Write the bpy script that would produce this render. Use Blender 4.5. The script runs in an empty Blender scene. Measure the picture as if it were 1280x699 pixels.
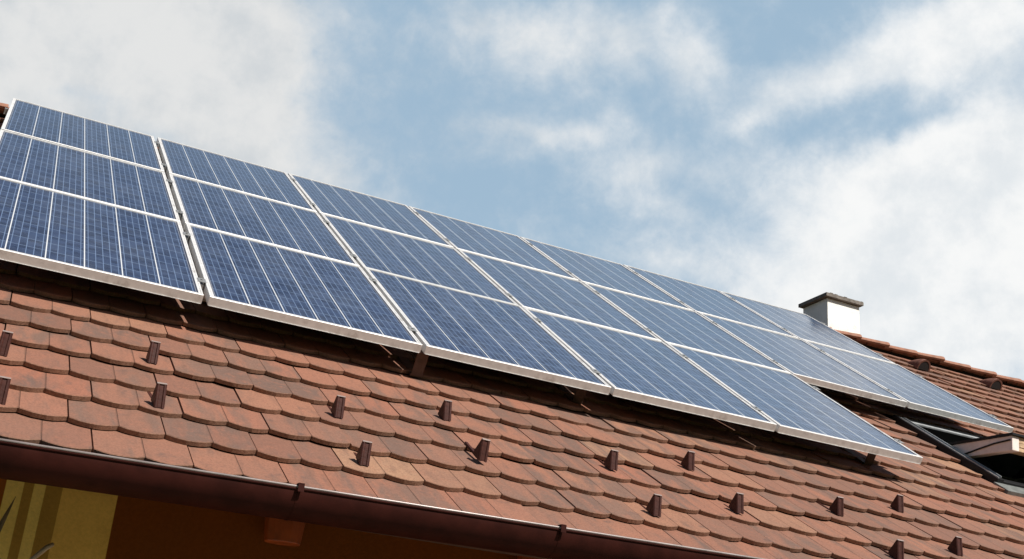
import bpy, math, random
from mathutils import Vector, Matrix
R = math.radians
rnd = random.Random(7)

# ------------------------------------------------------------------ camera, sun, sky, exposure
scene = bpy.context.scene
col = scene.collection
TH = R(34)                                   # roof pitch
cT, sT = math.cos(TH), math.sin(TH)

cam_d = bpy.data.cameras.new('camera')
cam = bpy.data.objects.new('camera', cam_d)
col.objects.link(cam)
cam_d.sensor_width = 36.0
cam_d.lens = 42.25
cam_d.clip_start = 0.05
cam_d.clip_end = 3000
RW = ((0.8935369, -0.4419516, 0.0791866), (0.2294618, 0.2979005, -0.9266081), (0.3859262, 0.8461288, 0.3675962))
CW = (0.167112, -4.957694, -1.725653)
mw = Matrix.Identity(4)
for i in range(3):
    mw[i][0] = RW[0][i]
    mw[i][1] = -RW[1][i]
    mw[i][2] = -RW[2][i]
    mw[i][3] = CW[i]
cam.matrix_world = mw
scene.camera = cam

SUN = Vector((0.30, -0.69, 0.74)).normalized()
sun_d = bpy.data.lights.new('sun', 'SUN')
sun_d.energy = 5.0
sun_d.angle = R(0.53)
sun_d.color = (1.0, 0.95, 0.88)
sun = bpy.data.objects.new('sun', sun_d)
sun.rotation_euler = SUN.to_track_quat('Z', 'Y').to_euler()
sun.location = SUN * 60
col.objects.link(sun)

scene.view_settings.view_transform = 'Standard'
scene.view_settings.look = 'None'
scene.view_settings.gamma = 1
scene.view_settings.exposure = 0.32
SKY_STRENGTH = 0.06
CLOUD_RADIANCE = 0.76

# clouds by azimuth / elevation in degrees: centre, half sizes, turn, amount
CLOUDS = [(1.9, 29.2, 9.6, 3.73, 14, 1), (9.1, 27.5, 3.56, 4.3, 11, 0.9), (13.2, 25.4, 3.63, 1.29, 1, 0.5),
    (10.1, 30.7, 2.46, 2.48, 11, 0.6), (1.7, 26.8, 1.63, 0.55, 9, -0.45), (6.4, 26.2, 1.53, 0.57, 12, -0.35),
    (23.3, 33.2, 3.11, 1.64, 4, 0.4), (28.0, 33.3, 4.0, 1.53, -6, 0.65), (33.4, 32.8, 1.66, 2.25, 25, 0.7),
    (26.0, 28.7, 3.35, 0.97, 9, 0.7), (29.8, 26.7, 2.74, 1.28, 2, 0.40), (34.2, 27.1, 3.4, 1.1, 0, 0.50),
    (32.4, 23.1, 2.44, 0.91, 2, 0.42), (28.1, 23.7, 2.48, 0.76, 3, 0.25), (31.9, 25.2, 1.57, 0.53, -9, 0.4),
    (44.1, 32.0, 6.0, 1.41, 13, 0.65), (39.1, 30.7, 2.9, 1.23, 13, 0.55), (48.5, 33.0, 4.2, 2.04, 3, 0.9),
    (36.6, 29.1, 1.25, 0.66, -1, 0.5), (43.7, 27.0, 5.6, 1.5, 9, 0.75), (48.4, 27.6, 4.03, 2.45, 4, 0.9),
    (46.1, 23.0, 6.6, 3.3, -3, 1.35), (38.7, 23.9, 2.4, 1.4, -1, 0.2), (41.3, 20.2, 6.02, 2.2, -11, 0.95),
    (53.0, 21.5, 6.0, 6.5, 0, 0.9), (17.0, 23.0, 4.5, 2.2, 0, 0.38), (42.0, 29.3, 4.5, 1.0, 10, -0.30),
    (25.5, 31.5, 5.0, 2.5, 0, 0.15), (-6.0, 29.0, 8.0, 7.0, 0, 0.9)]


class NT:
    """small helper for node trees"""
    def __init__(self, tree):
        self.t = tree
        tree.nodes.clear()

    def n(self, kind, ins=None, **props):
        nd = self.t.nodes.new(kind)
        for k, v in props.items():
            setattr(nd, k, v)
        for k, v in (ins or {}).items():
            s = nd.inputs[k]
            if isinstance(v, bpy.types.NodeSocket):
                self.t.links.new(v, s)
            else:
                s.default_value = v
        return nd

    def m(self, op, a, b=None, c=None, clamp=False):
        nd = self.t.nodes.new('ShaderNodeMath')
        nd.operation = op
        nd.use_clamp = clamp
        for i, v in enumerate((a, b, c)):
            if v is None:
                continue
            if isinstance(v, bpy.types.NodeSocket):
                self.t.links.new(v, nd.inputs[i])
            else:
                nd.inputs[i].default_value = v
        return nd.outputs[0]

    def mix(self, fac, a, b, blend='MIX'):
        nd = self.t.nodes.new('ShaderNodeMix')
        nd.data_type = 'RGBA'
        nd.blend_type = blend
        for i, v in ((0, fac), (6, a), (7, b)):
            if isinstance(v, bpy.types.NodeSocket):
                self.t.links.new(v, nd.inputs[i])
            else:
                nd.inputs[i].default_value = v if i == 0 else (*v, 1)
        return nd.outputs[2]

    def ramp(self, fac, lo, hi, a=0.0, b=1.0, smooth=True):
        nd = self.t.nodes.new('ShaderNodeMapRange')
        nd.interpolation_type = 'SMOOTHSTEP' if smooth else 'LINEAR'
        self.t.links.new(fac, nd.inputs[0])
        for i, v in enumerate((lo, hi, a, b)):
            nd.inputs[i + 1].default_value = v
        return nd.outputs[0]

    def noise(self, vec, scale, detail=4, rough=0.5, dist=0.0):
        nd = self.n('ShaderNodeTexNoise', {'Scale': scale, 'Detail': detail, 'Roughness': rough, 'Distortion': dist})
        if vec is not None:
            self.t.links.new(vec, nd.inputs['Vector'])
        return nd


world = bpy.data.worlds.new('World')
scene.world = world
world.use_nodes = True
W = NT(world.node_tree)
tc = W.n('ShaderNodeTexCoord').outputs['Generated']
sep = W.n('ShaderNodeSeparateXYZ', {0: tc})
az = W.m('MULTIPLY', W.m('ARCTAN2', sep.outputs[0], sep.outputs[1]), 57.29578)
el = W.m('MULTIPLY', W.m('ARCSINE', sep.outputs[2]), 57.29578)
flat = W.n('ShaderNodeCombineXYZ', {0: az, 1: el}).outputs[0]
# billowy warp of the coordinates
warp = W.noise(tc, 9.0, 5, 0.6)
wv = W.n('ShaderNodeVectorMath', {0: warp.outputs['Color'], 1: (0.5, 0.5, 0.5)}, operation='SUBTRACT').outputs[0]
wv = W.n('ShaderNodeVectorMath', {0: wv, 'Scale': 7.0}, operation='SCALE').outputs[0]
wv = W.n('ShaderNodeVectorMath', {0: wv, 1: (0.8, 0.5, 0)}, operation='MULTIPLY').outputs[0]
flatw = W.n('ShaderNodeVectorMath', {0: flat, 1: wv}, operation='ADD').outputs[0]
total = None
for (a, e, rx, ry, t, amt) in CLOUDS:
    mp = W.n('ShaderNodeMapping', {'Vector': flatw, 'Location': (a, e, 0), 'Rotation': (0, 0, R(t)),
                                   'Scale': (rx * 1.05, ry * 1.05, 1e3)}, vector_type='TEXTURE')
    ln = W.n('ShaderNodeVectorMath', {0: mp.outputs[0]}, operation='LENGTH').outputs['Value']
    g = W.m('EXPONENT', W.m('MULTIPLY', W.m('POWER', ln, 2.0), -0.85))
    total = W.m('MULTIPLY', g, amt) if total is None else W.m('MULTIPLY_ADD', g, amt, total)
# elsewhere in the sky: loose clouds from noise only
far = W.noise(tc, 2.3, 6, 0.58)
inside = W.m('MULTIPLY', W.ramp(W.m('ABSOLUTE', W.m('SUBTRACT', az, 24.0)), 34, 48, 1, 0),
             W.ramp(el, 38, 46, 1, 0))
outc = W.m('MULTIPLY', W.ramp(far.outputs['Fac'], 0.56, 0.76, 0, 0.25), W.m('SUBTRACT', 1.0, inside))
total = W.m('ADD', total, outc)
det = W.noise(tc, 17.0, 12, 0.68, 0.25)
fine = W.noise(tc, 5.0, 5, 0.6)
dens = W.m('ADD', total, W.m('MULTIPLY', W.m('SUBTRACT', det.outputs['Fac'], 0.5), 1.05))
dens = W.m('ADD', dens, W.m('MULTIPLY', W.m('SUBTRACT', fine.outputs['Fac'], 0.5), 0.35))
puff = W.noise(tc, 42.0, 8, 0.6)
dens = W.m('ADD', dens, W.m('MULTIPLY', W.m('SUBTRACT', puff.outputs['Fac'], 0.5), 0.65))
mask = W.ramp(dens, -0.06, 1.22, 0.0, 0.98)
sky = W.n('ShaderNodeTexSky', sky_type='NISHITA', sun_disc=False, sun_elevation=math.asin(SUN.z),
          sun_rotation=math.atan2(SUN.x, SUN.y), air_density=1.0, dust_density=1.2, ozone_density=1.0, altitude=200)
bg = W.n('ShaderNodeBackground', {'Color': sky.outputs[0], 'Strength': SKY_STRENGTH})
shade = W.ramp(W.noise(tc, 12.0, 8, 0.62).outputs['Fac'], 0.36, 0.62, 0.0, 1.0)
ccol = W.mix(shade, (0.80, 0.84, 0.87), (0.98, 0.985, 0.98))
# the cloud bank low in the east is the brightest
bright = W.ramp(az, 8, 44, 0.84, 1.02)
cbg = W.n('ShaderNodeBackground', {'Color': ccol, 'Strength': W.m('MULTIPLY', bright, CLOUD_RADIANCE)})
# thin high haze over the blue in front of the roof
hz = W.n('ShaderNodeBackground', {'Color': (0.330, 0.465, 0.590, 1), 'Strength': 1.0})
bgh = W.n('ShaderNodeMixShader', {0: W.m('MULTIPLY', inside, 0.8), 1: bg.outputs[0], 2: hz.outputs[0]})
mx = W.n('ShaderNodeMixShader', {0: mask, 1: bgh.outputs[0], 2: cbg.outputs[0]})
W.n('ShaderNodeOutputWorld', {0: mx.outputs[0]})
world.cycles.sampling_method = 'AUTOMATIC'

# ------------------------------------------------------------------ mesh helpers


class MB:
    """collects faces of one mesh object"""
    def __init__(self):
        self.v, self.f, self.m, self.a, self.uv = [], [], [], [], []
        self.cur = (0.5, 0.5)

    def vert(self, p, uv=(0, 0)):
        self.v.append(tuple(p))
        self.a.append(self.cur)
        self.uv.append(uv)
        return len(self.v) - 1

    def face(self, idx, m=0):
        self.f.append(tuple(idx))
        self.m.append(m)

    def hexa(self, p, m=0):
        """p: 8 points, bottom ring then top ring (counter-clockwise from outside top)"""
        b = [self.vert(q) for q in p]
        for q in ((3, 2, 1, 0), (4, 5, 6, 7), (0, 1, 5, 4), (1, 2, 6, 5), (2, 3, 7, 6), (3, 0, 4, 7)):
            self.face([b[i] for i in q], m)

    def box(self, x0, x1, y0, y1, z0, z1, m=0):
        self.hexa([(x0, y0, z0), (x1, y0, z0), (x1, y1, z0), (x0, y1, z0),
                   (x0, y0, z1), (x1, y0, z1), (x1, y1, z1), (x0, y1, z1)], m)

    def tube(self, pts, r, seg=8, m=0, caps=True):
        rings = []
        pts = [Vector(p) for p in pts]
        rr = r if isinstance(r, (list, tuple)) else [r] * len(pts)
        for i, p in enumerate(pts):
            d = (pts[min(i + 1, len(pts) - 1)] - pts[max(i - 1, 0)]).normalized()
            up = Vector((0, 0, 1)) if abs(d.z) < 0.9 else Vector((1, 0, 0))
            x = d.cross(up).normalized()
            y = x.cross(d).normalized()
            rings.append([self.vert(p + (x * math.cos(2 * math.pi * k / seg) + y * math.sin(2 * math.pi * k / seg)) * rr[i])
                          for k in range(seg)])
        for a, b in zip(rings, rings[1:]):
            for k in range(seg):
                self.face((a[k], a[(k + 1) % seg], b[(k + 1) % seg], b[k]), m)
        if caps:
            self.face(rings[0][::-1], m)
            self.face(rings[-1], m)

    def sweep(self, prof, xs, m=0, closed=False, axis_fn=None, caps=True):
        """profile of (y,z) points extruded along x positions; axis_fn(x, y, z) -> point"""
        fn = axis_fn or (lambda x, y, z: (x, y, z))
        rings = [[self.vert(fn(x, y, z)) for (y, z) in prof] for x in xs]
        n = len(prof)
        for a, b in zip(rings, rings[1:]):
            for k in range(n if closed else n - 1):
                k2 = (k + 1) % n
                self.face((a[k], b[k], b[k2], a[k2]), m)
        if closed and caps:
            self.face(rings[0], m)
            self.face(rings[-1][::-1], m)

    def build(self, name, mats, parent=None, smooth=False, bevel=0.0, attr=False, world_space=False):
        me = bpy.data.meshes.new(name)
        me.from_pydata(self.v, [], self.f)
        mats = mats if isinstance(mats, (list, tuple)) else [mats]
        for mt in mats:
            me.materials.append(mt)
        me.polygons.foreach_set('material_index', self.m)
        if smooth:
            me.polygons.foreach_set('use_smooth', [True] * len(self.f))
        if attr:
            A = me.attributes.new('tile', 'FLOAT_VECTOR', 'POINT')
            fl = []
            for q in self.a:
                fl += [q[0], q[1], q[2] if len(q) > 2 else 0.0]
            A.data.foreach_set('vector', fl)
            U = me.uv_layers.new(name='uv')
            li = [0] * len(me.loops)
            me.loops.foreach_get('vertex_index', li)
            fl = []
            for i in li:
                fl += list(self.uv[i])
            U.data.foreach_set('uv', fl)
        me.update()
        o = bpy.data.objects.new(name, me)
        col.objects.link(o)
        if parent is not None:
            o.parent = parent
            if world_space:                       # vertices were given in world space, parent only translates / rotates
                o.matrix_parent_inverse = parent.matrix_basis.inverted()
        if bevel:
            b = o.modifiers.new('bevel', 'BEVEL')
            b.width = bevel
            b.segments = 2
            b.limit_method = 'ANGLE'
            b.angle_limit = R(40)
            b.harden_normals = False
        return o


def empty(name, loc, rot=(0, 0, 0)):
    o = bpy.data.objects.new(name, None)
    o.empty_display_size = 0.2
    o.location = loc
    o.rotation_euler = rot
    col.objects.link(o)
    return o


def tag(o, label=None, cat=None, group=None, kind=None):
    for k, v in (('label', label), ('category', cat), ('group', group), ('kind', kind)):
        if v:
            o[k] = v
    return o


def P(u, v, w):
    """roof coordinates: u along the eave, v up the slope, w out of the slope (0 = top of the panels)"""
    return Vector((u, v * cT - w * sT, v * sT + w * cT))


def copy_tree(o, parent=None):
    c = o.copy()
    col.objects.link(c)
    c.parent = parent
    for ch in list(o.children):
        copy_tree(ch, c)
    return c

# ------------------------------------------------------------------ materials


def mat(name):
    m = bpy.data.materials.new(name)
    m.use_nodes = True
    T = NT(m.node_tree)
    bs = T.n('ShaderNodeBsdfPrincipled')
    T.n('ShaderNodeOutputMaterial', {0: bs.outputs[0]})
    return m, T, bs


def link(T, a, s):
    T.t.links.new(a, s)


def simple(name, base, rough=0.6, metal=0.0, var=0.12, scale=20.0, bump=0.0, bscale=60.0, spec=0.5, dark=None):
    m, T, bs = mat(name)
    oc = T.n('ShaderNodeTexCoord').outputs['Object']
    nz = T.noise(oc, scale, 5, 0.6)
    a = tuple(c * (1 - var) for c in base)
    b = tuple(min(1, c * (1 + var)) for c in base)
    c = T.mix(T.ramp(nz.outputs['Fac'], 0.3, 0.7), a, b)
    if dark:
        nz2 = T.noise(oc, scale * 0.35, 6, 0.7)
        c = T.mix(T.ramp(nz2.outputs['Fac'], 0.52, 0.72, 0, 0.8), c, dark)
    link(T, c, bs.inputs['Base Color'])
    bs.inputs['Roughness'].default_value = rough
    bs.inputs['Metallic'].default_value = metal
    bs.inputs['Specular IOR Level'].default_value = spec
    if bump:
        bz = T.noise(oc, bscale, 4, 0.6)
        bp_ = T.n('ShaderNodeBump', {'Strength': bump, 'Distance': 0.004, 'Height': bz.outputs['Fac']})
        link(T, bp_.outputs[0], bs.inputs['Normal'])
    return m


def tile_material():
    m, T, bs = mat('fired_clay')
    at = T.n('ShaderNodeAttribute', attribute_name='tile')
    s = T.n('ShaderNodeSeparateXYZ', {0: at.outputs['Vector']})
    r1, r2 = s.outputs[0], s.outputs[1]
    uv = T.n('ShaderNodeUVMap', uv_map='uv').outputs[0]
    su = T.n('ShaderNodeSeparateXYZ', {0: uv})
    oc = T.n('ShaderNodeTexCoord').outputs['Object']
    # colour per tile: red, orange, tan, brownish
    rmp = T.n('ShaderNodeValToRGB', {0: r1})
    cr = rmp.color_ramp
    pts = [(0.0, (0.175, 0.086, 0.060)), (0.22, (0.235, 0.107, 0.071)), (0.5, (0.275, 0.122, 0.077)),
           (0.8, (0.290, 0.116, 0.072)), (0.93, (0.30, 0.150, 0.092)), (1.0, (0.35, 0.200, 0.120))]
    cr.elements[0].position, cr.elements[0].color = pts[0][0], (*pts[0][1], 1)
    cr.elements[1].position, cr.elements[1].color = pts[-1][0], (*pts[-1][1], 1)
    for p, c in pts[1:-1]:
        e = cr.elements.new(p)
        e.color = (*c, 1)
    base = rmp.outputs[0]
    # flames: streaks that run down the slope, shifted per tile
    off = T.n('ShaderNodeCombineXYZ', {0: T.m('MULTIPLY', r2, 37.0), 1: T.m('MULTIPLY', r1, 53.0), 2: 0.0}).outputs[0]
    uvo = T.n('ShaderNodeVectorMath', {0: uv, 1: off}, operation='ADD').outputs[0]
    st = T.n('ShaderNodeMapping', {'Vector': uvo, 'Scale': (11, 2.6, 1)}).outputs[0]
    n1 = T.noise(st, 1.0, 4, 0.55, 0.4)
    grey = T.ramp(T.m('ADD', n1.outputs['Fac'], T.m('MULTIPLY', T.m('SUBTRACT', r2, 0.5), 0.24)), 0.44, 0.68, 0, 0.88)
    base = T.mix(grey, base, (0.120, 0.083, 0.068))
    # the two halves of a double tile differ a little in tone
    lob = T.n('ShaderNodeCombineXYZ', {0: T.m('FLOOR', T.m('DIVIDE', su.outputs[0], 0.1548)), 1: T.m('MULTIPLY', r2, 71.0), 2: T.m('MULTIPLY', r1, 29.0)}).outputs[0]
    lw = T.n('ShaderNodeTexWhiteNoise', {0: lob}, noise_dimensions='3D').outputs['Value']
    base = T.mix(T.m('MULTIPLY', lw, 0.35), base, (0.32, 0.165, 0.106))
    lw2 = T.noise(st, 2.3, 3, 0.5)
    base = T.mix(T.ramp(lw2.outputs['Fac'], 0.5, 0.75, 0, 0.5), base, (0.155, 0.085, 0.060))
    n2 = T.noise(uvo, 22.0, 5, 0.65)
    base = T.mix(T.ramp(n2.outputs['Fac'], 0.5, 0.72, 0, 0.50), base, (0.32, 0.130, 0.080))
    n5 = T.noise(oc, 1.3, 4, 0.6)
    base = T.mix(T.ramp(n5.outputs['Fac'], 0.42, 0.7, 0, 0.28), base, (0.18, 0.108, 0.08))
    # grime and pale grains
    n3 = T.noise(oc, 130.0, 5, 0.8)
    base = T.mix(T.ramp(n3.outputs['Fac'], 0.42, 0.62, 0.0, 0.42), base, (0.10, 0.052, 0.036))
    n4 = T.noise(oc, 46.0, 6, 0.75)
    base = T.mix(T.ramp(n4.outputs['Fac'], 0.66, 0.76, 0.0, 0.5), base, (0.40, 0.29, 0.22))
    dk = T.noise(uvo, 9.0, 4, 0.6)
    base = T.mix(T.ramp(dk.outputs['Fac'], 0.60, 0.78, 0.0, 0.65), base, (0.085, 0.062, 0.055))
    # pressed groove down the middle of the double tile
    gx = T.m('ABSOLUTE', T.m('SUBTRACT', su.outputs[0], 0.1548))
    groove = T.ramp(gx, 0.0008, 0.0032, 1, 0)
    base = T.mix(T.m('MULTIPLY', groove, 0.38), base, (0.09, 0.05, 0.035))
    # the cut lower edge of each tile is sandier and rougher
    n6 = T.noise(oc, 120.0, 5, 0.75)
    butt = T.mix(T.ramp(n6.outputs['Fac'], 0.35, 0.7), (0.20, 0.108, 0.070), (0.35, 0.200, 0.130))
    base = T.mix(T.m('MULTIPLY', s.outputs[2], 0.8), base, butt)
    link(T, base, bs.inputs['Base Color'])
    bs.inputs['Roughness'].default_value = 0.82
    bs.inputs['Specular IOR Level'].default_value = 0.28
    h = T.m('ADD', T.m('MULTIPLY', n3.outputs['Fac'], 0.35), T.m('MULTIPLY', n2.outputs['Fac'], 0.9))
    h = T.m('SUBTRACT', h, T.m('MULTIPLY', groove, 1.2))
    bp_ = T.n('ShaderNodeBump', {'Strength': 0.8, 'Distance': 0.005, 'Height': h})
    link(T, bp_.outputs[0], bs.inputs['Normal'])
    return m


PW, PG = 0.989, 1.010          # panel width and column pitch
ROWV = [0.0, 1.389, 2.797]     # lower edge of each row
PL = 1.378                     # panel length up the slope


def cell_material():
    m, T, bs = mat('photovoltaic_cells')
    oc = T.n('ShaderNodeTexCoord').outputs['Object']
    s = T.n('ShaderNodeSeparateXYZ', {0: oc})
    x, y = s.outputs[0], s.outputs[1]
    mx_, my_ = 0.026, 0.028
    sw = (PW - 2 * mx_) / 6
    ch = (PL - 2 * my_) / 10
    X = T.m('DIVIDE', T.m('SUBTRACT', x, mx_), sw)
    Y = T.m('DIVIDE', T.m('SUBTRACT', y, my_), ch)

    def line(coord, half):      # 1 on the line at whole numbers
        fr = T.m('ABSOLUTE', T.m('SUBTRACT', coord, T.m('ROUND', coord)))
        return T.ramp(fr, half * 0.72, half * 1.28, 1, 0, smooth=False)
    gap = line(X, 0.0024 / sw)
    bus = line(T.m('ADD', T.m('MULTIPLY', X, 5.0), 0.5), 0.0017 * 5 / sw)
    row = line(Y, 0.0030 / ch)
    fx, fy = T.m('FLOOR', X), T.m('FLOOR', Y)
    oi = T.n('ShaderNodeObjectInfo').outputs['Random']
    cid = T.n('ShaderNodeCombineXYZ', {0: fx, 1: fy, 2: T.m('MULTIPLY', oi, 91.0)}).outputs[0]
    wn = T.n('ShaderNodeTexWhiteNoise', {0: cid}, noise_dimensions='3D').outputs['Value']
    sid = T.n('ShaderNodeCombineXYZ', {0: fx, 1: 0.0, 2: T.m('MULTIPLY', oi, 47.0)}).outputs[0]
    ws = T.n('ShaderNodeTexWhiteNoise', {0: sid}, noise_dimensions='3D').outputs['Value']
    vor = T.n('ShaderNodeTexVoronoi', {'Vector': oc, 'Scale': 95.0})
    vs = T.n('ShaderNodeSeparateColor', {0: vor.outputs['Color']}).outputs[0]
    tone = T.m('ADD', T.m('MULTIPLY', wn, 0.40), T.m('MULTIPLY', vs, 0.55))
    tone = T.m('ADD', tone, T.m('MULTIPLY', ws, 0.30))
    sc = T.n('ShaderNodeCombineXYZ', {0: T.m('FLOOR', T.m('ADD', T.m('MULTIPLY', X, 5.0), 0.5)), 1: T.m('FLOOR', T.m('MULTIPLY', Y, 3.0)), 2: T.m('MULTIPLY', oi, 13.0)}).outputs[0]
    wsub = T.n('ShaderNodeTexWhiteNoise', {0: sc}, noise_dimensions='3D').outputs['Value']
    tone = T.m('ADD', tone, T.m('MULTIPLY', T.m('SUBTRACT', wsub, 0.5), 1.3))
    c = T.mix(tone, (0.007, 0.016, 0.049), (0.024, 0.043, 0.100))
    c = T.mix(T.m('MULTIPLY', bus, 0.72), c, (0.17, 0.25, 0.40))
    c = T.mix(T.m('MULTIPLY', row, 0.55), c, (0.19, 0.27, 0.40))
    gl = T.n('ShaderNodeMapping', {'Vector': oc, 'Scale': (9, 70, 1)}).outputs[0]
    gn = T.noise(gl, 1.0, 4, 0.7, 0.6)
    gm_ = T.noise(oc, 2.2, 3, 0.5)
    c = T.mix(T.m('MULTIPLY', T.ramp(gn.outputs['Fac'], 0.58, 0.70, 0, 0.55), T.ramp(gm_.outputs['Fac'], 0.42, 0.6)), c, (0.085, 0.15, 0.28))  # glints painted into the cell colour as pale blue streaks
    c = T.mix(gap, c, (0.70, 0.72, 0.72))
    # dark border between the cells and the frame
    dx = T.m('MINIMUM', X, T.m('SUBTRACT', 6.0, X))
    dy = T.m('MINIMUM', Y, T.m('SUBTRACT', 10.0, Y))
    edge = T.m('MINIMUM', T.m('MULTIPLY', dx, sw), T.m('MULTIPLY', dy, ch))
    c = T.mix(T.ramp(edge, 0.0005, 0.0025, 1, 0), c, (0.03, 0.03, 0.055))
    # dust film
    dn = T.noise(oc, 3.2, 6, 0.65)
    d2 = T.noise(oc, 34.0, 4, 0.7)
    dust = T.m('MULTIPLY', T.ramp(dn.outputs['Fac'], 0.3, 0.75, 0.01, 0.075), T.ramp(d2.outputs['Fac'], 0.3, 0.7, 0.6, 1.3))
    c = T.mix(dust, c, (0.36, 0.37, 0.38))
    spot = T.noise(oc, 75.0, 2, 0.5)
    c = T.mix(T.ramp(spot.outputs['Fac'], 0.80, 0.83, 0, 0.7), c, (0.6, 0.57, 0.5))
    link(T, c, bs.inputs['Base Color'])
    bs.inputs['Roughness'].default_value = 0.16
    link(T, T.ramp(dn.outputs['Fac'], 0.3, 0.75, 0.10, 0.24), bs.inputs['Roughness'])
    bs.inputs['IOR'].default_value = 1.5
    bs.inputs['Sheen Weight'].default_value = 0.28
    bs.inputs['Sheen Roughness'].default_value = 0.35
    bs.inputs['Sheen Tint'].default_value = (0.85, 0.82, 0.8, 1)
    wav = T.noise(oc, 2.0, 2, 0.5)
    bp_ = T.n('ShaderNodeBump', {'Strength': 0.05, 'Distance': 0.004, 'Height': wav.outputs['Fac']})
    link(T, bp_.outputs[0], bs.inputs['Normal'])
    return m


def wall_material():
    m, T, bs = mat('painted_render')
    geo = T.n('ShaderNodeNewGeometry')
    s = T.n('ShaderNodeSeparateXYZ', {0: geo.outputs['Position']})
    x = s.outputs[0]
    nz = T.noise(geo.outputs['Position'], 90.0, 4, 0.7)
    big = T.noise(geo.outputs['Position'], 1.6, 4, 0.6)
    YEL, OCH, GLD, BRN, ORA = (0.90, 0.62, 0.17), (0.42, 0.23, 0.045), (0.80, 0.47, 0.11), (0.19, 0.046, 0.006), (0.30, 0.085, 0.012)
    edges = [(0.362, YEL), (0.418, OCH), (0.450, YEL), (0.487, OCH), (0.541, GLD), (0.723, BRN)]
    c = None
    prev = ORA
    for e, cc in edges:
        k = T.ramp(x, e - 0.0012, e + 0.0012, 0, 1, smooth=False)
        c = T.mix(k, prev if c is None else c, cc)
    c = T.mix(T.ramp(big.outputs['Fac'], 0.35, 0.7, 0, 0.25), c, (0.12, 0.05, 0.012))
    c = T.mix(T.ramp(nz.outputs['Fac'], 0.3, 0.7, 0, 0.3), c, T.mix(0.5, c, (0.0, 0.0, 0.0)))
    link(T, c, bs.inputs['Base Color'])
    bs.inputs['Roughness'].default_value = 0.9
    bs.inputs['Specular IOR Level'].default_value = 0.1
    bp_ = T.n('ShaderNodeBump', {'Strength': 0.5, 'Distance': 0.003, 'Height': nz.outputs['Fac']})
    link(T, bp_.outputs[0], bs.inputs['Normal'])
    return m


M_TILE = tile_material()
M_CELL = cell_material()
M_WALL = wall_material()
M_ALU = simple('anodised_aluminium', (0.74, 0.73, 0.71), 0.5, 0.35, 0.07, 24, dark=(0.50, 0.47, 0.44))
M_ALU2 = simple('mill_aluminium', (0.38, 0.38, 0.37), 0.45, 0.6, 0.15, 60)
M_BACK = simple('backsheet_film', (0.6, 0.6, 0.6), 0.6)
M_GUT = simple('brown_coated_metal', (0.030, 0.0072, 0.0050), 0.62, 0.0, 0.25, 9, 0.15, 30, 0.07)
M_RIM = simple('worn_bead_metal', (0.28, 0.235, 0.22), 0.35, 0.3, 0.2, 9)
M_GUARD = simple('brown_coated_steel', (0.055, 0.018, 0.013), 0.5, 0.0, 0.25, 45, 0.2, 90, 0.2, dark=(0.05, 0.025, 0.02))
M_GUARD_TOP = simple('worn_steel_edge', (0.42, 0.33, 0.29), 0.4, 0.4)
M_CHIM = simple('chimney_render', (0.80, 0.79, 0.74), 0.9, 0, 0.07, 6, 0.7, 70, 0.2, dark=(0.52, 0.47, 0.38))
M_CAP = simple('weathered_concrete', (0.17, 0.15, 0.13), 0.9, 0, 0.3, 26, 0.9, 60, 0.2, dark=(0.16, 0.13, 0.11))
M_RIDGE = simple('ridge_clay', (0.28, 0.135, 0.088), 0.8, 0, 0.2, 12, 0.5, 60, 0.25, dark=(0.26, 0.15, 0.105))
M_VENT = simple('vent_clay', (0.16, 0.07, 0.05), 0.8, 0, 0.25, 25, 0.5, 70, 0.25)
M_DARK = simple('dark_lining', (0.016, 0.012, 0.011), 0.9, 0, 0.1)
M_ROOM = simple('grey_room_lining', (0.32, 0.35, 0.35), 0.9, 0, 0.2, 5)
M_BLACK = simple('charcoal_window_metal', (0.012, 0.012, 0.013), 0.5, 0.0, 0.15, 40, spec=0.25)
M_LEAD = simple('grey_flashing', (0.17, 0.18, 0.17), 0.55, 0.3, 0.3, 18, 0.4, 30)
M_SILV = simple('bare_window_trim', (0.55, 0.57, 0.58), 0.35, 0.5, 0.15, 20)
M_SASH = simple('pale_sash_paint', (0.80, 0.68, 0.62), 0.6, 0, 0.1, 12)
M_WOOD = simple('sash_timber', (0.50, 0.34, 0.20), 0.6, 0, 0.25, 30)
M_BOARD = simple('eave_board', (0.075, 0.035, 0.02), 0.8, 0, 0.3, 12)
M_GLASS = simple('window_pane', (0.012, 0.014, 0.015), 0.06)
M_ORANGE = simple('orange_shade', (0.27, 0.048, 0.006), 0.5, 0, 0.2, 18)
M_POLE = simple('pale_pole', (0.50, 0.38, 0.26), 0.5, 0, 0.15)
M_LEAF = simple('dry_leaf', (0.10, 0.06, 0.025), 0.6, 0, 0.3, 30)
M_WIRE = simple('zinc_wire', (0.50, 0.47, 0.44), 0.5, 0.3)
M_HOOK = simple('rusty_hook', (0.10, 0.055, 0.04), 0.7, 0.1, 0.3)


def ground_material():
    m, T, bs = mat('paving')
    g = T.n('ShaderNodeNewGeometry').outputs['Position']
    br = T.n('ShaderNodeTexBrick', {'Vector': g, 'Scale': 3.0, 'Color1': (0.46, 0.42, 0.35, 1), 'Color2': (0.40, 0.37, 0.31, 1),
                                   'Mortar': (0.05, 0.05, 0.045, 1), 'Mortar Size': 0.012})
    nz = T.noise(g, 0.15, 5, 0.6)
    c = T.mix(T.ramp(nz.outputs['Fac'], 0.45, 0.6), br.outputs[0], (0.30, 0.27, 0.22))
    link(T, c, bs.inputs['Base Color'])
    bs.inputs['Roughness'].default_value = 0.9
    return m


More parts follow.
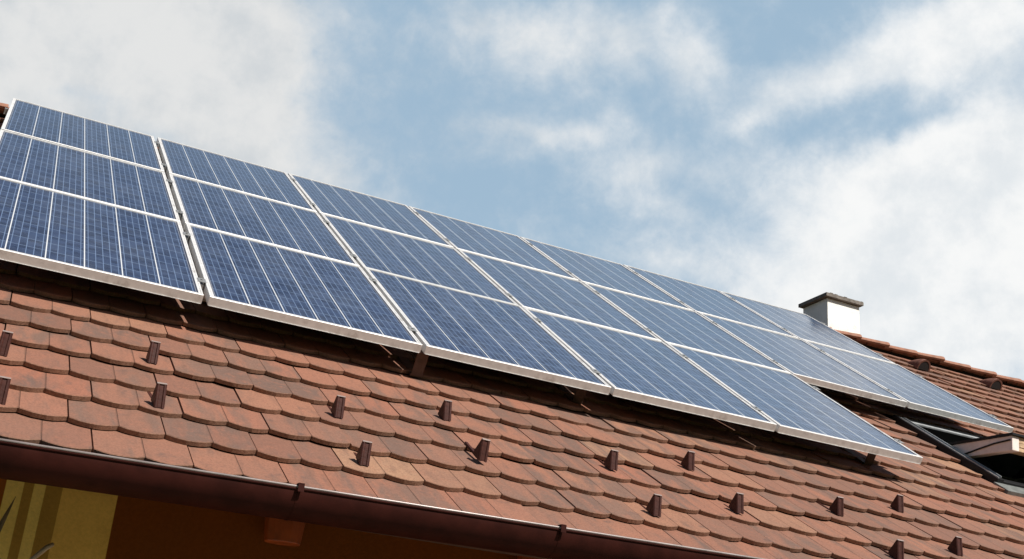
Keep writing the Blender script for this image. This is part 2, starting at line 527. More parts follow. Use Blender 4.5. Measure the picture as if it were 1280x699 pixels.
# ------------------------------------------------------------------ ground
H = 0.16                       # the tiles lie this far below the panel tops
GZ = -3.40
g = MB()
for q in ((-400, -400), (400, -400), (400, 400), (-400, 400)):
    g.vert((q[0], q[1], GZ))
g.face((0, 1, 2, 3))
M_GRASS = simple('short_grass', (0.035, 0.055, 0.018), 0.95, 0, 0.35, 0.6, 0.4, 8, 0.1)
tag(g.build('ground', M_GRASS), kind='structure')
g = MB()
g.box(-2.4, 14.0, -3.6, -0.632, GZ - 0.05, GZ + 0.05)  # unseen pale strip, added to bounce light up onto the wall
tag(g.build('patio', ground_material()), kind='structure')
# unseen green slope added behind the camera to block low sky light
g = MB()
hr = random.Random(5)
for j in range(9):
    for i in range(41):
        f_ = j / 8
        hx = -260 + 13 * i
        hy = -45 - 110 * f_ + 0.0004 * hx * hx
        hz_ = GZ - 0.3 + 46 * math.sin(f_ * math.pi / 2) ** 1.3 * (0.8 + 0.2 * math.sin(hx * 0.02)) + (hr.uniform(-1.5, 1.5) if j else 0)
        g.vert((hx, hy, hz_))
for j in range(8):
    for i in range(40):
        a_ = j * 41 + i
        g.face((a_, a_ + 41, a_ + 42, a_ + 1))
tag(g.build('hills', simple('wooded_slope', (0.030, 0.048, 0.020), 0.95, 0, 0.4, 0.08, 0.8, 0.5, 0.1), smooth=True), kind='structure')

# ------------------------------------------------------------------ house
VR = 4.30                      # ridge line up the slope
RID = P(0, VR, -H)
YR, ZR = RID.y, RID.z
X0, X1 = -2.6, 14.2
WALLY = -0.63
house = empty('house', (0, WALLY, GZ))
tag(house, 'house with a red scalloped tile roof, brown gutter and striped yellow wall', 'house')
YB = 2 * YR - WALLY

wl = MB()
wx0, wx1 = X0 + 0.4, X1 - 0.4
zt = -0.93
t = 0.3
wl.box(wx0, wx1, WALLY, WALLY + t, GZ, zt)
wl.box(wx0, wx1, YB - t, YB, GZ, zt)
for a, b in ((wx0, wx0 + t), (wx1 - t, wx1)):
    wl.box(a, b, WALLY + t, YB - t, GZ, zt)
    # gable triangle
    p = [(a, WALLY + t, zt + .001), (a, YB - t, zt + .001), (a, YR, ZR - 0.35), (b, WALLY + t, zt + .001), (b, YB - t, zt + .001), (b, YR, ZR - 0.35)]
    i = [wl.vert(q) for q in p]
    wl.face((i[0], i[2], i[1])); wl.face((i[3], i[4], i[5]))
    wl.face((i[0], i[3], i[5], i[2])); wl.face((i[1], i[2], i[5], i[4])); wl.face((i[0], i[1], i[4], i[3]))
wl.build('wall', M_WALL, house, world_space=True)

# opening of the roof window in roof coordinates
WU0, WU1, WV0, WV1 = 6.035, 7.30, 0.395, 1.515

# tiles: one roof part, double-lobed tiles
LP = 0.1548                    # lobe pitch
CP = 0.2225                    # course pitch
V0 = -1.47
U_A = 0.404
TTH = 0.018


def make_tiles(mb, fn, windows, ulo, uhi, ncourse, seed, seg=7):
    rn = random.Random(seed)
    for k in range(ncourse):
        vk = V0 + CP * k
        even = (k % 2 == 0)                 # courses with their seams at U_A + LP
        start = U_A + LP if even else U_A + LP - LP / 2 + 0.002
        n0 = int(math.floor((ulo - start) / (2 * LP)))
        n1 = int(math.ceil((uhi - start) / (2 * LP)))
        for n in range(n0, n1):
            ua = start + n * 2 * LP + 0.0027
            ub = ua + 2 * LP - 0.0054
            a0, b0 = max(ua, ulo), min(ub, uhi)
            for (q0, q1, r0, r1) in windows:
                if vk + CP * 0.85 > r0 and vk < r1 - 0.05:
                    if a0 >= q0 and b0 <= q1:
                        a0 = b0
                    elif a0 < q0 < b0:
                        b0 = q0
                    elif a0 < q1 < b0:
                        a0 = q1
            if b0 - a0 < 0.02:
                continue
            c1, c2 = rn.random(), rn.random()
            dv = rn.gauss(0, 0.0022)
            dw = rn.gauss(0, 0.0013)
            rot = rn.gauss(0, 0.0035)
            tip = rn.gauss(0, 0.0022)
            ln = CP + 0.055
            us = []
            for lobe in range(2):
                for j in range(seg + 1):
                    us.append((ua + LP * lobe + (LP - 0.0027) * j / seg, lobe, j / seg))
            us = [q for q in us if a0 - 1e-6 <= q[0] <= b0 + 1e-6]
            if len(us) < 2:
                continue
            if us[0][0] > a0 + 1e-4:
                us.insert(0, (a0, us[0][1], max(0, us[0][2] - 1 / seg)))
            if us[-1][0] < b0 - 1e-4:
                us.append((b0, us[-1][1], min(1, us[-1][2] + 1 / seg)))
            rows = []
            for (u, lobe, f_) in us:
                s_ = 2 * f_ - 1
                sag = 0.029 * (1 - s_ * s_)
                v = vk + dv - sag + (u - ua) * rot
                wt = dw + tip * (u - ua) / (2 * LP)
                slope = (TTH + 0.0035) / CP
                lu = u - ua
                b_ = 0.0022
                top = lambda vv: -H + wt - slope * (vv - vk)
                v += rn.gauss(0, 0.0009)
                prof = [(v + 0.0015, top(v) - TTH), (v, top(v) - b_), (v + b_, top(v) + 0.0002),
                        (v + 0.02, top(v + 0.02)), (vk + ln, top(vk + ln)), (vk + ln, top(vk + ln) - TTH * 0.8)]
                ring = []
                for pi_, (pv, pw_) in enumerate(prof):
                    mb.cur = (c1, c2, 1.0 if pi_ < 2 else 0.0)
                    ring.append(mb.vert(fn(u, pv, pw_), (lu, pv - vk)))
                rows.append(ring)
            for A, B in zip(rows, rows[1:]):
                for j in range(5):
                    mb.face((A[j], B[j], B[j + 1], A[j + 1]))
            mb.face(rows[0])
            mb.face(rows[-1][::-1])


roof = MB()
NC = 26
make_tiles(roof, P, [(WU0, WU1, WV0, WV1)], X0, X1, NC, 11)


def PB(u, v, w):
    p = P(u, v, w)
    return Vector((p.x, 2 * YR - p.y, p.z))


nf = len(roof.f)
make_tiles(roof, PB, [], X0, X1, NC, 12, seg=3)
for i in range(nf, len(roof.f)):
    roof.f[i] = roof.f[i][::-1]
roof_o = roof.build('roof', M_TILE, house, attr=True, world_space=True)
roof_o['label'] = 'red brown clay tile roof of overlapping scalloped double tiles'

# boarding under the tiles with a hole for the window
dk = MB()
def deck(fn, flip, u0, u1, v0, v1, a=-H - 0.062, b=-H - 0.12):
    p = [fn(u0, v0, b), fn(u1, v0, b), fn(u1, v1, b), fn(u0, v1, b), fn(u0, v0, a), fn(u1, v0, a), fn(u1, v1, a), fn(u0, v1, a)]
    s = len(dk.f)
    dk.hexa(p)
    if flip:
        for i in range(s, len(dk.f)):
            dk.f[i] = dk.f[i][::-1]
deck(P, False, X0 + .02, WU0, V0 + 0.03, VR - 0.05)
deck(P, False, WU1, X1 - .02, V0 + 0.03, VR - 0.05)
deck(P, False, WU0, WU1, V0 + 0.03, WV0)
deck(P, False, WU0, WU1, WV1, VR - 0.05)
deck(PB, True, X0 + .02, X1 - .02, V0 + 0.03, VR - 0.05)
dk.build('roof_boarding', M_BOARD, house, world_space=True)

# ridge caps, each a half-round tapering tile lapping over the next one
RP = 0.355
rc_prof_n = 12
capm = MB()
def cap_mesh():
    m_ = MB()
    L = RP + 0.045
    stations = [(0.0, 0.92), (0.06, 0.94), (L - 0.08, 1.02), (L - 0.045, 1.05), (L - 0.006, 1.075), (L, 1.05)]
    outer, inner = [], []
    for (x, s_) in stations:
        ro, ri = [], []
        for k in range(rc_prof_n + 1):
            a = math.pi * k / rc_prof_n
            yy, zz = -math.cos(a) * 0.118 * s_, math.sin(a) ** 0.8 * 0.052 * s_ - 0.034
            lift = 0.012 * (x / L)
            ro.append(m_.vert((x, yy, zz + lift)))
            ri.append(m_.vert((x, yy * 0.88, zz + lift - 0.014)))
        outer.append(ro); inner.append(ri)
    for a, b in zip(outer, outer[1:]):
        for k in range(rc_prof_n):
            m_.face((a[k], a[k + 1], b[k + 1], b[k])[::-1])
    for a, b in zip(inner, inner[1:]):
        for k in range(rc_prof_n):
            m_.face((a[k], a[k + 1], b[k + 1], b[k]))
    for o_, i_, fl in ((outer[0], inner[0], False), (outer[-1], inner[-1], True)):
        for k in range(rc_prof_n):
            q = (o_[k], o_[k + 1], i_[k + 1], i_[k])
            m_.face(q if fl else q[::-1])
    for a, b in zip(range(len(outer)), range(1, len(outer))):
        m_.face((outer[a][0], outer[b][0], inner[b][0], inner[a][0]))
        m_.face((outer[b][-1], outer[a][-1], inner[a][-1], inner[b][-1]))
    return m_
cap0 = cap_mesh().build('ridge_cap', M_RIDGE, house, smooth=True)
cap0.modifiers.new('edge', 'EDGE_SPLIT').split_angle = R(40)
ncap = 0
x = 8.10 - RP * 30
while x < X1 - 0.1:
    if x > X0 - 0.1:
        o = cap0 if ncap == 0 else cap0.copy()
        if ncap:
            col.objects.link(o)
        o.parent = house
        o.location = (x - house.location.x, YR - house.location.y + rnd.gauss(0, 0.003), ZR + 0.036 - house.location.z + rnd.gauss(0, 0.003))
        o.rotation_euler = (rnd.gauss(0, 0.02), 0.004 + rnd.gauss(0, 0.006), rnd.gauss(0, 0.006))
        ncap += 1
    x += RP
rl = MB()
rl.box(X0 + .01, X1 - .01, YR - 0.03, YR + 0.03, ZR - 0.08, ZR + 0.02)
rl.build('ridge_roll', M_DARK, house, world_space=True)

# eave: fascia, soffit, gutter
EV = P(0, V0, -H)
ev = MB()
ev.box(X0 + .05, X1 - .05, EV.y + 0.05, EV.y + 0.085, -1.06, EV.z - 0.045)
ev.build('fascia', M_BOARD, house, world_space=True)
ev = MB()
ev.box(X0 + .05, X1 - .05, EV.y + 0.088, WALLY - 0.002, -0.985, -0.965)
for k in range(8):
    yy = EV.y + 0.10 + k * 0.055
    ev.box(X0 + .05, X1 - .05, yy, yy + 0.048, -0.992, -0.9855)
ev.build('soffit', M_BOARD, house, world_space=True)

GR = 0.088
GYC = -1.150


def gz(x):
    return -1.003 + 0.0118 * (x - 0.3)


def gutter_pt(x, y, z):
    return (x, y, gz(x) + z)


gm = MB()
prof = []
for k in range(25):
    a = math.pi * k / 24
    prof.append((GYC - math.cos(a) * GR, -math.sin(a) * GR))
inner = [(GYC + (y - GYC) * 0.965, z * 0.965) for (y, z) in prof][::-1]
gm.sweep(prof + inner, [X0 - 0.05 + i * (X1 - X0 + 0.1) / 40 for i in range(41)], closed=True, axis_fn=gutter_pt)
for i in range(len(gm.f)):
    gm.f[i] = gm.f[i][::-1]
gut = gm.build('gutter', M_GUT, house, smooth=True, world_space=True)
gut.modifiers.new('edge', 'EDGE_SPLIT').split_angle = R(50)
bd = MB()
bd.tube([(x, GYC - GR - 0.0015, gz(x) - 0.001) for x in (X0 - 0.05, 2.0, 6.0, X1 + 0.05)], 0.0040, 12)
b_o = bd.build('rolled_bead', M_GUT, gut, smooth=True)
bd = MB()
for (a, b) in [(X0 - 0.05, X1 + 0.05)]:
    bd.tube([(x, GYC - GR - 0.0020, gz(x) + 0.0058) for x in (a, 2.0, 6.0, b)], 0.0042, 8)
bd.build('worn_edge', M_RIM, gut, smooth=True)  # pale grey line along the front lip of the gutter
x = 1.187 - 0.945 * 4
while x < X1:
    m_ = MB()
    for (ra, rb) in ((GR + 0.0012, GR - 0.002),):
        st = []
        for k in range(19):
            a = math.pi * (k / 18)
            st.append((GYC - math.cos(a) * ra, -math.sin(a) * ra))
        st2 = [(GYC - math.cos(math.pi * k / 18) * rb, -math.sin(math.pi * k / 18) * rb) for k in range(18, -1, -1)]
        m_.sweep(st + st2, [x - 0.004, x + 0.004], closed=True, axis_fn=gutter_pt)
    for i in range(len(m_.f)):
        m_.f[i] = m_.f[i][::-1]
    z = gz(x)
    m_.box(x - 0.008, x + 0.012, GYC - GR - 0.0165, GYC - GR + 0.012, z + 0.0115, z + 0.0155)
    m_.box(x - 0.008, x + 0.012, GYC - GR - 0.0165, GYC - GR - 0.0138, z - 0.012, z + 0.011)
    m_.box(x - 0.011, x + 0.011, GYC - GR + 0.012, EV.y + 0.05, z + 0.010, z + 0.0135)
    o = m_.build('bracket', M_GUT, gut)
    x += 0.945

# chimney
CX0, CX1, CY0, CY1, CZT = 7.655, 8.062, 3.86, 4.235, 2.766
ch = MB()
ch.box(CX0, CX1, CY0, CY1, 1.2, CZT)
cho = ch.build('chimney', M_CHIM, house, bevel=0.004, world_space=True)
cho['label'] = 'cream rendered chimney block behind the ridge'
cc = MB()
cx0, cx1, cy0, cy1 = CX0 - 0.045, CX1 + 0.022, CY0 - 0.042, CY1 + 0.02
N = 22
cc.box(cx0, cx1, cy0, cy1, CZT + 0.003, CZT + 0.040)
# lumpy mortar on top of the slab
for i in range(26):
    px, py = rnd.uniform(cx0 + .02, cx1 - .02), rnd.choice((cy0 + rnd.uniform(0.005, 0.03), rnd.uniform(cy0 + .02, cy1 - .02)))
    s_ = rnd.uniform(0.006, 0.02)
    cc.box(px - s_, px + s_, py - s_ * .5, py + s_ * .8, CZT + 0.039, CZT + 0.042 + rnd.uniform(0.001, 0.007))
c_o = cc.build('chimney_cap', M_CAP, cho, bevel=0.003)
fl = MB()
fl.box(CX0 - 0.02, CX1 + 0.02, CY0 - 0.02, CY1 + 0.02, 1.3, PB(0, (2 * YR - CY0 - H * sT) / cT, -H).z + 0.10)
f_o = fl.build('flashing', M_LEAD, cho)

# vent tiles
def vent(u, v):
    m_ = MB()
    n = 12
    sts = [(0.0, 1.0), (0.04, 0.95), (0.11, 0.68), (0.18, 0.3), (0.22, 0.05)]
    outer, inner_ = [], []
    for (dv, s_) in sts:
        ro, ri = [], []
        for k in range(n + 1):
            a = math.pi * k / n
            uu, ww = math.cos(a) * 0.078 * (0.35 + 0.65 * s_), (math.sin(a) ** 0.85) * 0.105 * s_
            ro.append(m_.vert(P(u + uu, v + dv, -H + ww - 0.006 - 0.0 * dv)))
            ri.append(m_.vert(P(u + uu * 0.82, v + dv, -H + ww * 0.84 - 0.006)))
        outer.append(ro); inner_.append(ri)
    for a, b in zip(outer, outer[1:]):
        for k in range(n):
            m_.face((a[k], a[k + 1], b[k + 1], b[k])[::-1])
    for k in range(n):
        m_.face((outer[0][k], outer[0][k + 1], inner_[0][k + 1], inner_[0][k]))
    for a, b in zip(inner_, inner_[1:]):
        for k in range(n):
            m_.face((a[k], a[k + 1], b[k + 1], b[k]))
    o = m_.build('vent_tile', M_VENT, house, smooth=True, world_space=True)
    o.modifiers.new('edge', 'EDGE_SPLIT').split_angle = R(50)
    q = MB()
    idx = [q.vert(P(u + math.cos(math.pi * k / n) * 0.062, v + 0.002, -H + math.sin(math.pi * k / n) ** .85 * 0.086 - 0.004)) for k in range(n + 1)]
    q.face(idx)  # dark face across the vent mouth, painted for the shade inside
    g_ = q.build('opening', M_DARK, o)
    return o
for u in (8.27, 9.20, 10.5, 11.7, 12.9):
    vent(u, 3.80)

# roof window: dark frame, open centre-pivot sash, dark shaft below
rw = MB()
FT = -H + 0.032
def rbox(mb, u0, u1, v0, v1, w0, w1, m=0):
    mb.hexa([P(u0, v0, w0), P(u1, v0, w0), P(u1, v1, w0), P(u0, v1, w0), P(u0, v0, w1), P(u1, v0, w1), P(u1, v1, w1), P(u0, v1, w1)], m)
wu0, wu1 = WU0 + 0.003, WU1 - 0.003
rbox(rw, wu0, wu0 + 0.055, WV0, WV1 - 0.05, -0.50, FT)
rbox(rw, wu1 - 0.055, wu1, WV0, WV1 - 0.05, -0.50, FT)
rbox(rw, wu0 + 0.056, wu1 - 0.056, WV0 + 0.001, WV0 + 0.06, -0.50, FT - 0.012)
rbox(rw, wu0 + 0.056, wu1 - 0.056, WV1 - 0.12, WV1 - 0.051, -0.50, FT - 0.004)
rwo = rw.build('roof_window', M_BLACK, house, bevel=0.003, world_space=True)
rwo['label'] = 'charcoal framed roof window standing open below the upper panels'
def sub(mb, name, m, parent, **k):
    o = mb.build(name, m, parent, **k)
    return o
q = MB()
rbox(q, wu0 + 0.010, wu0 + 0.017, WV0 + 0.01, WV1 - 0.10, FT + 0.0005, FT + 0.006)
rbox(q, wu0 + 0.048, wu0 + 0.054, WV0 + 0.03, WV1 - 0.10, FT + 0.0005, FT + 0.010)
rbox(q, wu0 + 0.06, wu1 - 0.5, WV1 - 0.16, WV1 - 0.1215, FT - 0.012, FT - 0.002)
sub(q, 'metal_trim', M_SILV, rwo)
q = MB()
rbox(q, WU0 - 0.02, WU1 + 0.02, WV0 - 0.13, WV0 - 0.001, -H - 0.02, -H + 0.006)
sub(q, 'flashing', M_LEAD, rwo)
q = MB()      # shaft lining and dark room
a0, a1, b0, b1 = wu0 + 0.0, wu1 - 0.0, WV0, WV1 - 0.05
rbox(q, a0 - 0.02, a1 + 0.02, b0 - .02, b1 + .02, -1.25, -1.22)
rbox(q, a0 - 0.03, a0, b0 - .02, b1 + .02, -1.22, -0.505)
rbox(q, a1, a1 + 0.03, b0 - .02, b1 + .02, -1.22, -0.505)
rbox(q, a0, a1, b0 - .05, b0 - .02, -1.22, -0.505)
rbox(q, a0, a1, b1 + .02, b1 + .05, -1.22, -0.505)
sub(q, 'shaft_lining', M_ROOM, rwo)
# sash turned about its middle until it lies nearly level
sx0, sx1 = wu0 + 0.075, wu1 - 0.075
PIV = P(0, 0.90, -H + 0.0)
ang = R(3.5)
def S(x, d, h_):          # d towards the yard, h_ up
    return (x, PIV.y - d * math.cos(ang) - h_ * math.sin(ang), PIV.z + 0.012 - d * math.sin(ang) * -1 * -1 + h_ * math.cos(ang))
def sbox(mb, x0, x1, d0, d1, h0, h1):
    mb.hexa([S(x0, d1, h0), S(x1, d1, h0), S(x1, d0, h0), S(x0, d0, h0), S(x0, d1, h1), S(x1, d1, h1), S(x1, d0, h1), S(x0, d0, h1)])
q = MB()
sbox(q, sx0, sx0 + 0.06, -0.52, 0.50, -0.055, 0.040)
sbox(q, sx1 - 0.06, sx1, -0.52, 0.50, -0.055, 0.040)
sbox(q, sx0 + 0.0605, sx1 - 0.0605, -0.52, -0.44, -0.055, 0.040)
sash = sub(q, 'sash', M_SASH, rwo, bevel=0.004)
q = MB()
sbox(q, sx0 + 0.0605, sx1 - 0.0605, 0.42, 0.498, -0.053, -0.03)
sbox(q, sx0 + 0.0605, sx1 - 0.0605, 0.425, 0.500, -0.025, 0.0)
sbox(q, sx0 + 0.0605, sx1 - 0.0605, 0.42, 0.496, 0.004, 0.038)
sub(q, 'sash_rail', M_WOOD, rwo)
q = MB()
sbox(q, sx0 + 0.0605, sx1 - 0.0605, -0.44, 0.42, -0.012, 0.012)
sub(q, 'pane', M_GLASS, rwo)
q = MB()
sbox(q, sx0 - 0.012, sx1 + 0.012, -0.53, 0.515, 0.041, 0.055)
sub(q, 'sash_cover', M_BLACK, rwo)
q = MB()       # rubber seal that dips along the side of the sash
pts = [S(sx0 - 0.004, d, hh) for d, hh in ((0.49, 0.012), (0.36, 0.004), (0.24, -0.014), (0.12, -0.034), (0.0, -0.045), (-0.15, -0.05))]
q.tube(pts, 0.0055, 6)
sub(q, 'seal', M_DARK, rwo)
q = MB()       # pivot and stay
q.tube([S(sx0 - 0.012, 0.02, 0.0), S(sx0 + 0.002, 0.02, 0.0)], 0.028, 12)
sub(q, 'pivot', M_SILV, rwo)
q = MB()
rbox(q, wu0 + 0.056, wu0 + 0.10, 1.0, 1.07, -H - 0.02, -H + 0.03)
sub(q, 'stay', M_SILV, rwo)

# ------------------------------------------------------------------ things on the roof
ORD = ['first', 'second', 'third', 'fourth', 'fifth', 'sixth', 'seventh']


def make_panel():
    r = empty('solar_panel', (0, 0, 0), (TH, 0, 0))
    m_ = MB()
    D = -0.040

    def bar(p0, p1, inward):
        """frame bar from p0 to p1 with a small step along its top"""
        p0, p1, inward = Vector(p0), Vector(p1), Vector(inward)
        pr = [(0, D), (0, -0.0012), (0.0012, 0.0), (0.0085, 0.0), (0.0090, -0.0022), (0.0115, -0.0022), (0.0120, -0.0004), (0.0205, -0.0004),
              (0.0215, -0.0050), (0.0215, -0.010), (0.004, -0.010), (0.004, D)]
        ln = (p1 - p0).length
        d = (p1 - p0).normalized()
        A = [m_.vert(p0 + inward * q + d * q + Vector((0, 0, z))) for q, z in pr]
        B = [m_.vert(p1 + inward * q - d * q + Vector((0, 0, z))) for q, z in pr]
        n = len(pr)
        for k in range(n):
            k2 = (k + 1) % n
            m_.face((A[k], A[k2], B[k2], B[k]))
        # lower return flange
    bar((0, 0, 0), (PW, 0, 0), (0, 1, 0))
    bar((PW, 0, 0), (PW, PL, 0), (-1, 0, 0))
    bar((PW, PL, 0), (0, PL, 0), (0, -1, 0))
    bar((0, PL, 0), (0, 0, 0), (1, 0, 0))
    for i in range(len(m_.f)):
        m_.f[i] = m_.f[i][::-1]
    m_.box(0.004, PW - 0.004, -0.0025, 0.022, D - 0.0015, D - 0.0002)
    m_.box(0.004, PW - 0.004, PL - 0.022, PL, D - 0.0015, D - 0.0002)
    m_.build('frame', M_ALU, r)
    q = MB()
    q.box(0.0205, PW - 0.0205, 0.0205, PL - 0.0205, -0.0078, -0.0042)
    q.build('cell_sheet', M_CELL, r)
    q = MB()
    q.box(0.028, PW - 0.028, 0.028, PL - 0.028, -0.0098, -0.0082)
    q.box(PW / 2 - 0.06, PW / 2 + 0.06, PL - 0.20, PL - 0.10, -0.034, -0.0098)
    q.build('backsheet', M_BACK, r)
    for yy in (PL * 0.17, PL * 0.80):
        q = MB()
        q.box(PW + 0.002, PW + 0.021, yy - 0.03, yy + 0.03, -0.030, -0.010)
        q.box(PW - 0.006, PW + 0.030, yy - 0.03, yy + 0.03, 0.0006, 0.0036)
        q.tube([(PW + 0.0115, yy, 0.003), (PW + 0.0115, yy, 0.0085)], 0.0065, 8)
        q.build('clamp', M_ALU2, r)
    return r


rowname = ['bottom', 'middle', 'top']
place = {
    (0, 0): 'leftmost solar panel of the bottom row, cut by the left edge of the view',
    (0, 4): 'rightmost solar panel of the bottom row, its corner pointing at the roof window',
    (1, 6): 'rightmost solar panel of the middle row, hanging over the open roof window',
    (2, 6): 'rightmost solar panel of the top row, right below the chimney',
    (2, 0): 'leftmost solar panel of the top row, its corner against the sky at far left',
}
panel0 = make_panel()
k = 0
for r in range(3):
    for c in range(5 if r == 0 else 7):
        o = panel0 if k == 0 else copy_tree(panel0)
        u = c * PG + 0.006 + (0.0 if c == 0 else 0.0)
        o.location = P(u + (-0.006 if c == 0 else rnd.gauss(0, 0.0012)), ROWV[r] + rnd.gauss(0, 0.0012), 0)
        o.rotation_euler = (TH + rnd.gauss(0, 0.0008), rnd.gauss(0, 0.0008), 0)
        lab = place.get((r, c))
        if not lab:
            lab = 'blue solar panel, %s from the left in the %s row' % (ORD[c], rowname[r])
        tag(o, lab, 'solar panel', 'solar panels mounted on the tile roof')
        k += 1

# mounting rails along the eave direction
rail0 = None
for r in range(3):
    for j, f_ in enumerate((0.17, 0.80)):
        q = MB()
        L = (5 if r == 0 else 7) * PG
        q.box(-0.03, L + 0.02, -0.02, 0.02, -0.035, 0.0)
        q.box(-0.03, L + 0.02, -0.026, 0.026, -0.0395, -0.0355)
        o = q.build('mounting_rail', M_ALU2)
        o.location = P(0, ROWV[r] + PL * f_, -0.0425)
        o.rotation_euler = (TH, 0, 0)
        tag(o, 'aluminium mounting rail under the %s row of panels, its %s rail, seen in the gaps' % (rowname[r], ('lower', 'upper')[j]),
            'rail', 'mounting rails under the solar panels')

# brown roof hooks that show below the lower panel edges
for (u, v, lab) in ((2.035, 0.03, 'brown roof hook below the joint of the second and third bottom panels'),
                    (2.955, 0.17, 'brown roof hook below the third bottom panel, near its right end'),
                    (4.87, 0.20, 'brown roof hook below the right end of the bottom row')):
    r_ = empty('roof_hook', P(u, v, -H), (TH, 0, 0))
    q = MB()
    q.box(-0.028, 0.028, 0.0, 0.006, -0.002, 0.105)
    q.build('upright', M_HOOK, r_, bevel=0.001)
    q = MB()
    q.box(-0.028, 0.028, 0.0065, 0.26, -0.010, 0.001)
    q.build('strap', M_HOOK, r_)
    q = MB()
    q.box(-0.028, 0.028, 0.0, 0.08, 0.1055, 0.1115)
    q.build('head', M_HOOK, r_)
    tag(r_, lab, 'roof hook', 'roof hooks under the panel edge')

# snow guards
def make_guard():
    r_ = empty('snow_guard', (0, 0, 0), (TH, 0, 0))
    w_, h_, L_, B_ = 0.0185, 0.074, 0.070, 0.046
    q = MB()
    # ribbed face plate standing on the tile
    xs = [(-w_, 0.0), (-w_ + 0.004, -0.004), (-0.009, -0.004), (-0.006, 0.0), (0.006, 0.0), (0.009, -0.004), (w_ - 0.004, -0.004), (w_, 0.0)]
    bot = [q.vert((x_, y_, 0.004)) for x_, y_ in xs]
    top = [q.vert((x_ * 0.96, y_ + B_, h_)) for x_, y_ in xs]
    botb = [q.vert((x_, 0.003, 0.004)) for x_, y_ in xs]
    topb = [q.vert((x_ * 0.96, B_ + 0.004, h_)) for x_, y_ in xs]
    for k_ in range(7):
        q.face((bot[k_], bot[k_ + 1], top[k_ + 1], top[k_]))
        q.face((botb[k_ + 1], botb[k_], topb[k_], topb[k_ + 1]))
        q.face((top[k_], top[k_ + 1], topb[k_ + 1], topb[k_]))
        q.face((bot[k_ + 1], bot[k_], botb[k_], botb[k_ + 1]))
    q.face((bot[0], top[0], topb[0], botb[0]))
    q.face((bot[-1], botb[-1], topb[-1], top[-1]))
    q.build('face_plate', M_GUARD, r_)
    q = MB()     # rounded top edge where the sheet folds over, with its two rivets
    q.box(-w_ * .96, w_ * .96, B_ - 0.004, B_ + 0.007, h_ + 0.0003, h_ + 0.003)
    q.build('top_edge', M_GUARD_TOP, r_, bevel=0.001)
    for s_ in (-1, 1):
        q = MB()
        a_, b_ = s_ * w_ * 0.94, s_ * (w_ * 0.94 - 0.0025)
        tri = [(0.0035, 0.0), (L_, 0.0), (L_ + 0.002, 0.006), (B_ + 0.007, h_ - 0.002), (B_ + 0.0035, h_ - 0.002)]
        A = [q.vert((a_, y_, z_)) for y_, z_ in tri]
        B = [q.vert((b_, y_, z_)) for y_, z_ in tri]
        q.face(A if s_ > 0 else A[::-1])
        q.face(B[::-1] if s_ > 0 else B)
        for k_ in range(5):
            k2 = (k_ + 1) % 5
            f__ = (A[k_], B[k_], B[k2], A[k2])
            q.face(f__ if s_ > 0 else f__[::-1])
        q.build('side_brace', M_GUARD, r_)
    q = MB()
    q.hexa([(-.006, .05, -.012), (.006, .05, -.012), (.006, .2, -.03), (-.006, .2, -.03), (-.006, .05, -.002), (.006, .05, -.002), (.006, .2, -.0205), (-.006, .2, -.0205)])
    q.build('strap', M_GUARD, r_)
    return r_


guard0 = make_guard()
cA = U_A + LP / 2
cB = U_A + LP / 2 - LP / 2 - LP / 2 + 0.0  # lobe centres of the other courses
rowsG = [('highest', -0.58, cA, 3, 4), ('second', -0.8025, cA - LP / 2, 0, 4), ('third', -1.025, cA, 3, 4), ('lowest', -1.2475, cA - LP / 2, 0, 4)]
us_by_row = [(0.777, 2.016, 3.244, 4.538), (0.259, 1.497, 2.760, 3.977), (0.777, 2.046, 3.263, 4.526), (0.298, 1.507, 2.748, 4.033)]
dv_by_row = [(0.005, 0.052, 0.040, 0.048), (-0.03, 0.038, 0.070, 0.035), (-0.030, 0.055, 0.042, 0.020), (-0.045, 0.030, 0.070, 0.078)]
first = True
for ri, (nm, vk, c0, _, n_) in enumerate(rowsG):
    for i, u in enumerate(us_by_row[ri]):
        cen = U_A + LP / 2 if ri % 2 == 0 else U_A
        u = 0.5 * (u + cen + round((u - cen) / LP) * LP)
        o = guard0 if first else copy_tree(guard0)
        v = vk + 0.5 * (0.045 + dv_by_row[ri][i])
        first = False
        loose = (ri == 2 and i == 1)
        o.location = P(u, v, -H - 0.0035 + (0.012 if loose else 0))
        tw = rnd.gauss(0, 0.05)
        o.rotation_euler = (TH + (0.10 if loose else rnd.gauss(0, 0.02)), 0.06 if loose else 0, 0)
        o.rotation_euler = (Matrix.Rotation(o.rotation_euler.x, 4, 'X') @ Matrix.Rotation(o.rotation_euler.y, 4, 'Y') @ Matrix.Rotation(tw, 4, 'Z')).to_euler()
        if loose:
            lab = 'loose tilted brown snow guard, %s from the left in the third row below the panels' % ORD[i]
        else:
            lab = 'brown metal snow guard on a tile, %s from the left in the %s guard row' % (ORD[i], nm)
        tag(o, lab, 'snow guard', 'snow guards on the roof tiles')

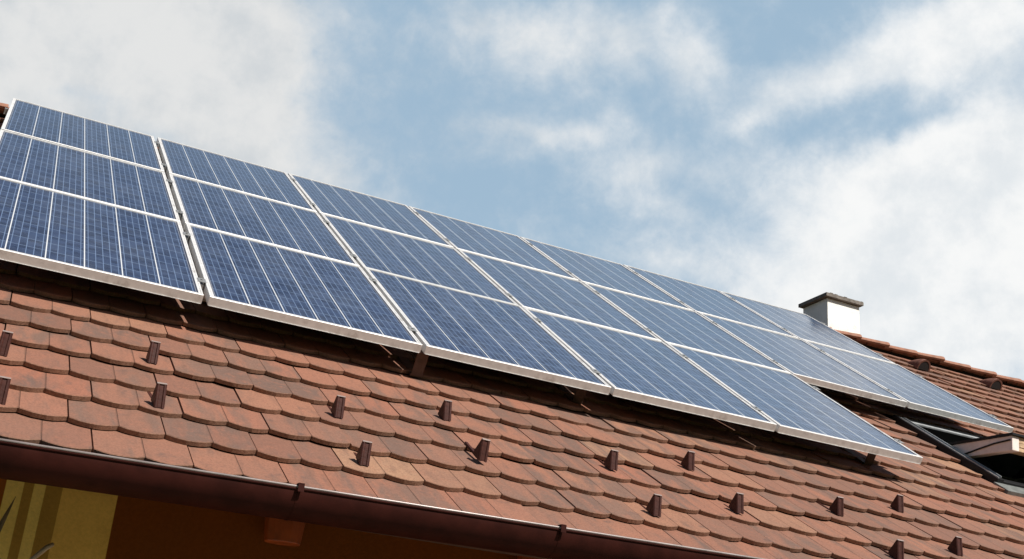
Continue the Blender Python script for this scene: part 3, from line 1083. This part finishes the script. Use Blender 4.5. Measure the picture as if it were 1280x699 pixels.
# ------------------------------------------------------------------ things at the wall
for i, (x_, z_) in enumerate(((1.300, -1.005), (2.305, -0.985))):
    r_ = empty('wall_lamp', (x_, WALLY, z_ + 0.03))  # tapered orange drum, added for an unidentified orange patch
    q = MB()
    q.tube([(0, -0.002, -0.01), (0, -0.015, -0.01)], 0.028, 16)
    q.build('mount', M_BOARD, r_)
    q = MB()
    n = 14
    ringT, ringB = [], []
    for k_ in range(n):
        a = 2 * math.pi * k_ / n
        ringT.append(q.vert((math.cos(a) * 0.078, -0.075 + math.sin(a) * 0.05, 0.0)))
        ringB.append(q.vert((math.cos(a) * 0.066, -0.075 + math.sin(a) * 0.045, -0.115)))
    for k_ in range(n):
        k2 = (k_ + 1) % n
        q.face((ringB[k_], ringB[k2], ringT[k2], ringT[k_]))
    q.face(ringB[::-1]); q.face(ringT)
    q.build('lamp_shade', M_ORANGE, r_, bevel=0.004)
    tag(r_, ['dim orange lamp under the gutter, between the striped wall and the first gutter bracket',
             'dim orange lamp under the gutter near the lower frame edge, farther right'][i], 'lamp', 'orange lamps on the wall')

q = MB()
q.tube([(0.36, -0.86, -1.60), (0.475, -0.77, -1.275), (0.522, -0.735, -1.218), (0.540, -0.722, -1.204)], [0.0075, 0.0075, 0.0085, 0.0065], 10)
tag(q.build('pole', M_POLE, smooth=True), 'pale pole with a rounded tip in front of the striped wall', 'pole')

r_ = empty('garden_plant', (0.18, -0.95, GZ))
q = MB()
q.tube([(0, 0, 0), (0.02, 0.01, 1.2), (0.05, 0.05, 1.95)], [0.03, 0.022, 0.015], 8)
q.build('stem', M_LEAF, r_, smooth=True)
def blade(tipx, tipz, basex, basez, wid, yy):
    q = MB()
    for k_ in range(7):
        f_ = k_ / 6
        x_ = basex + (tipx - basex) * f_
        z_ = basez + (tipz - basez) * f_
        w__ = wid * (1 - f_) ** 0.8 + 0.0006
        q.vert((x_ - w__, yy, z_)); q.vert((x_, yy - 0.012 * (1 - f_), z_)); q.vert((x_ + w__, yy, z_))
    for k_ in range(6):
        b = k_ * 3
        q.face((b, b + 1, b + 4, b + 3)); q.face((b + 1, b + 2, b + 5, b + 4))
        q.face((b, b + 3, b + 5, b + 2)) if False else None
    o = q.build('leaf', M_LEAF, r_)
    s_ = o.modifiers.new('solid', 'SOLIDIFY'); s_.thickness = 0.003
blade(0.205, 2.300, 0.115, 1.95, 0.022, 0.03)
blade(-0.25, 2.25, 0.03, 1.93, 0.022, 0.02)
blade(-0.15, 2.05, 0.02, 1.90, 0.022, -0.10)
blade(0.10, 2.02, 0.05, 1.92, 0.02, -0.12)
tag(r_, 'garden plant with a dark pointed leaf against the yellow wall', 'plant')
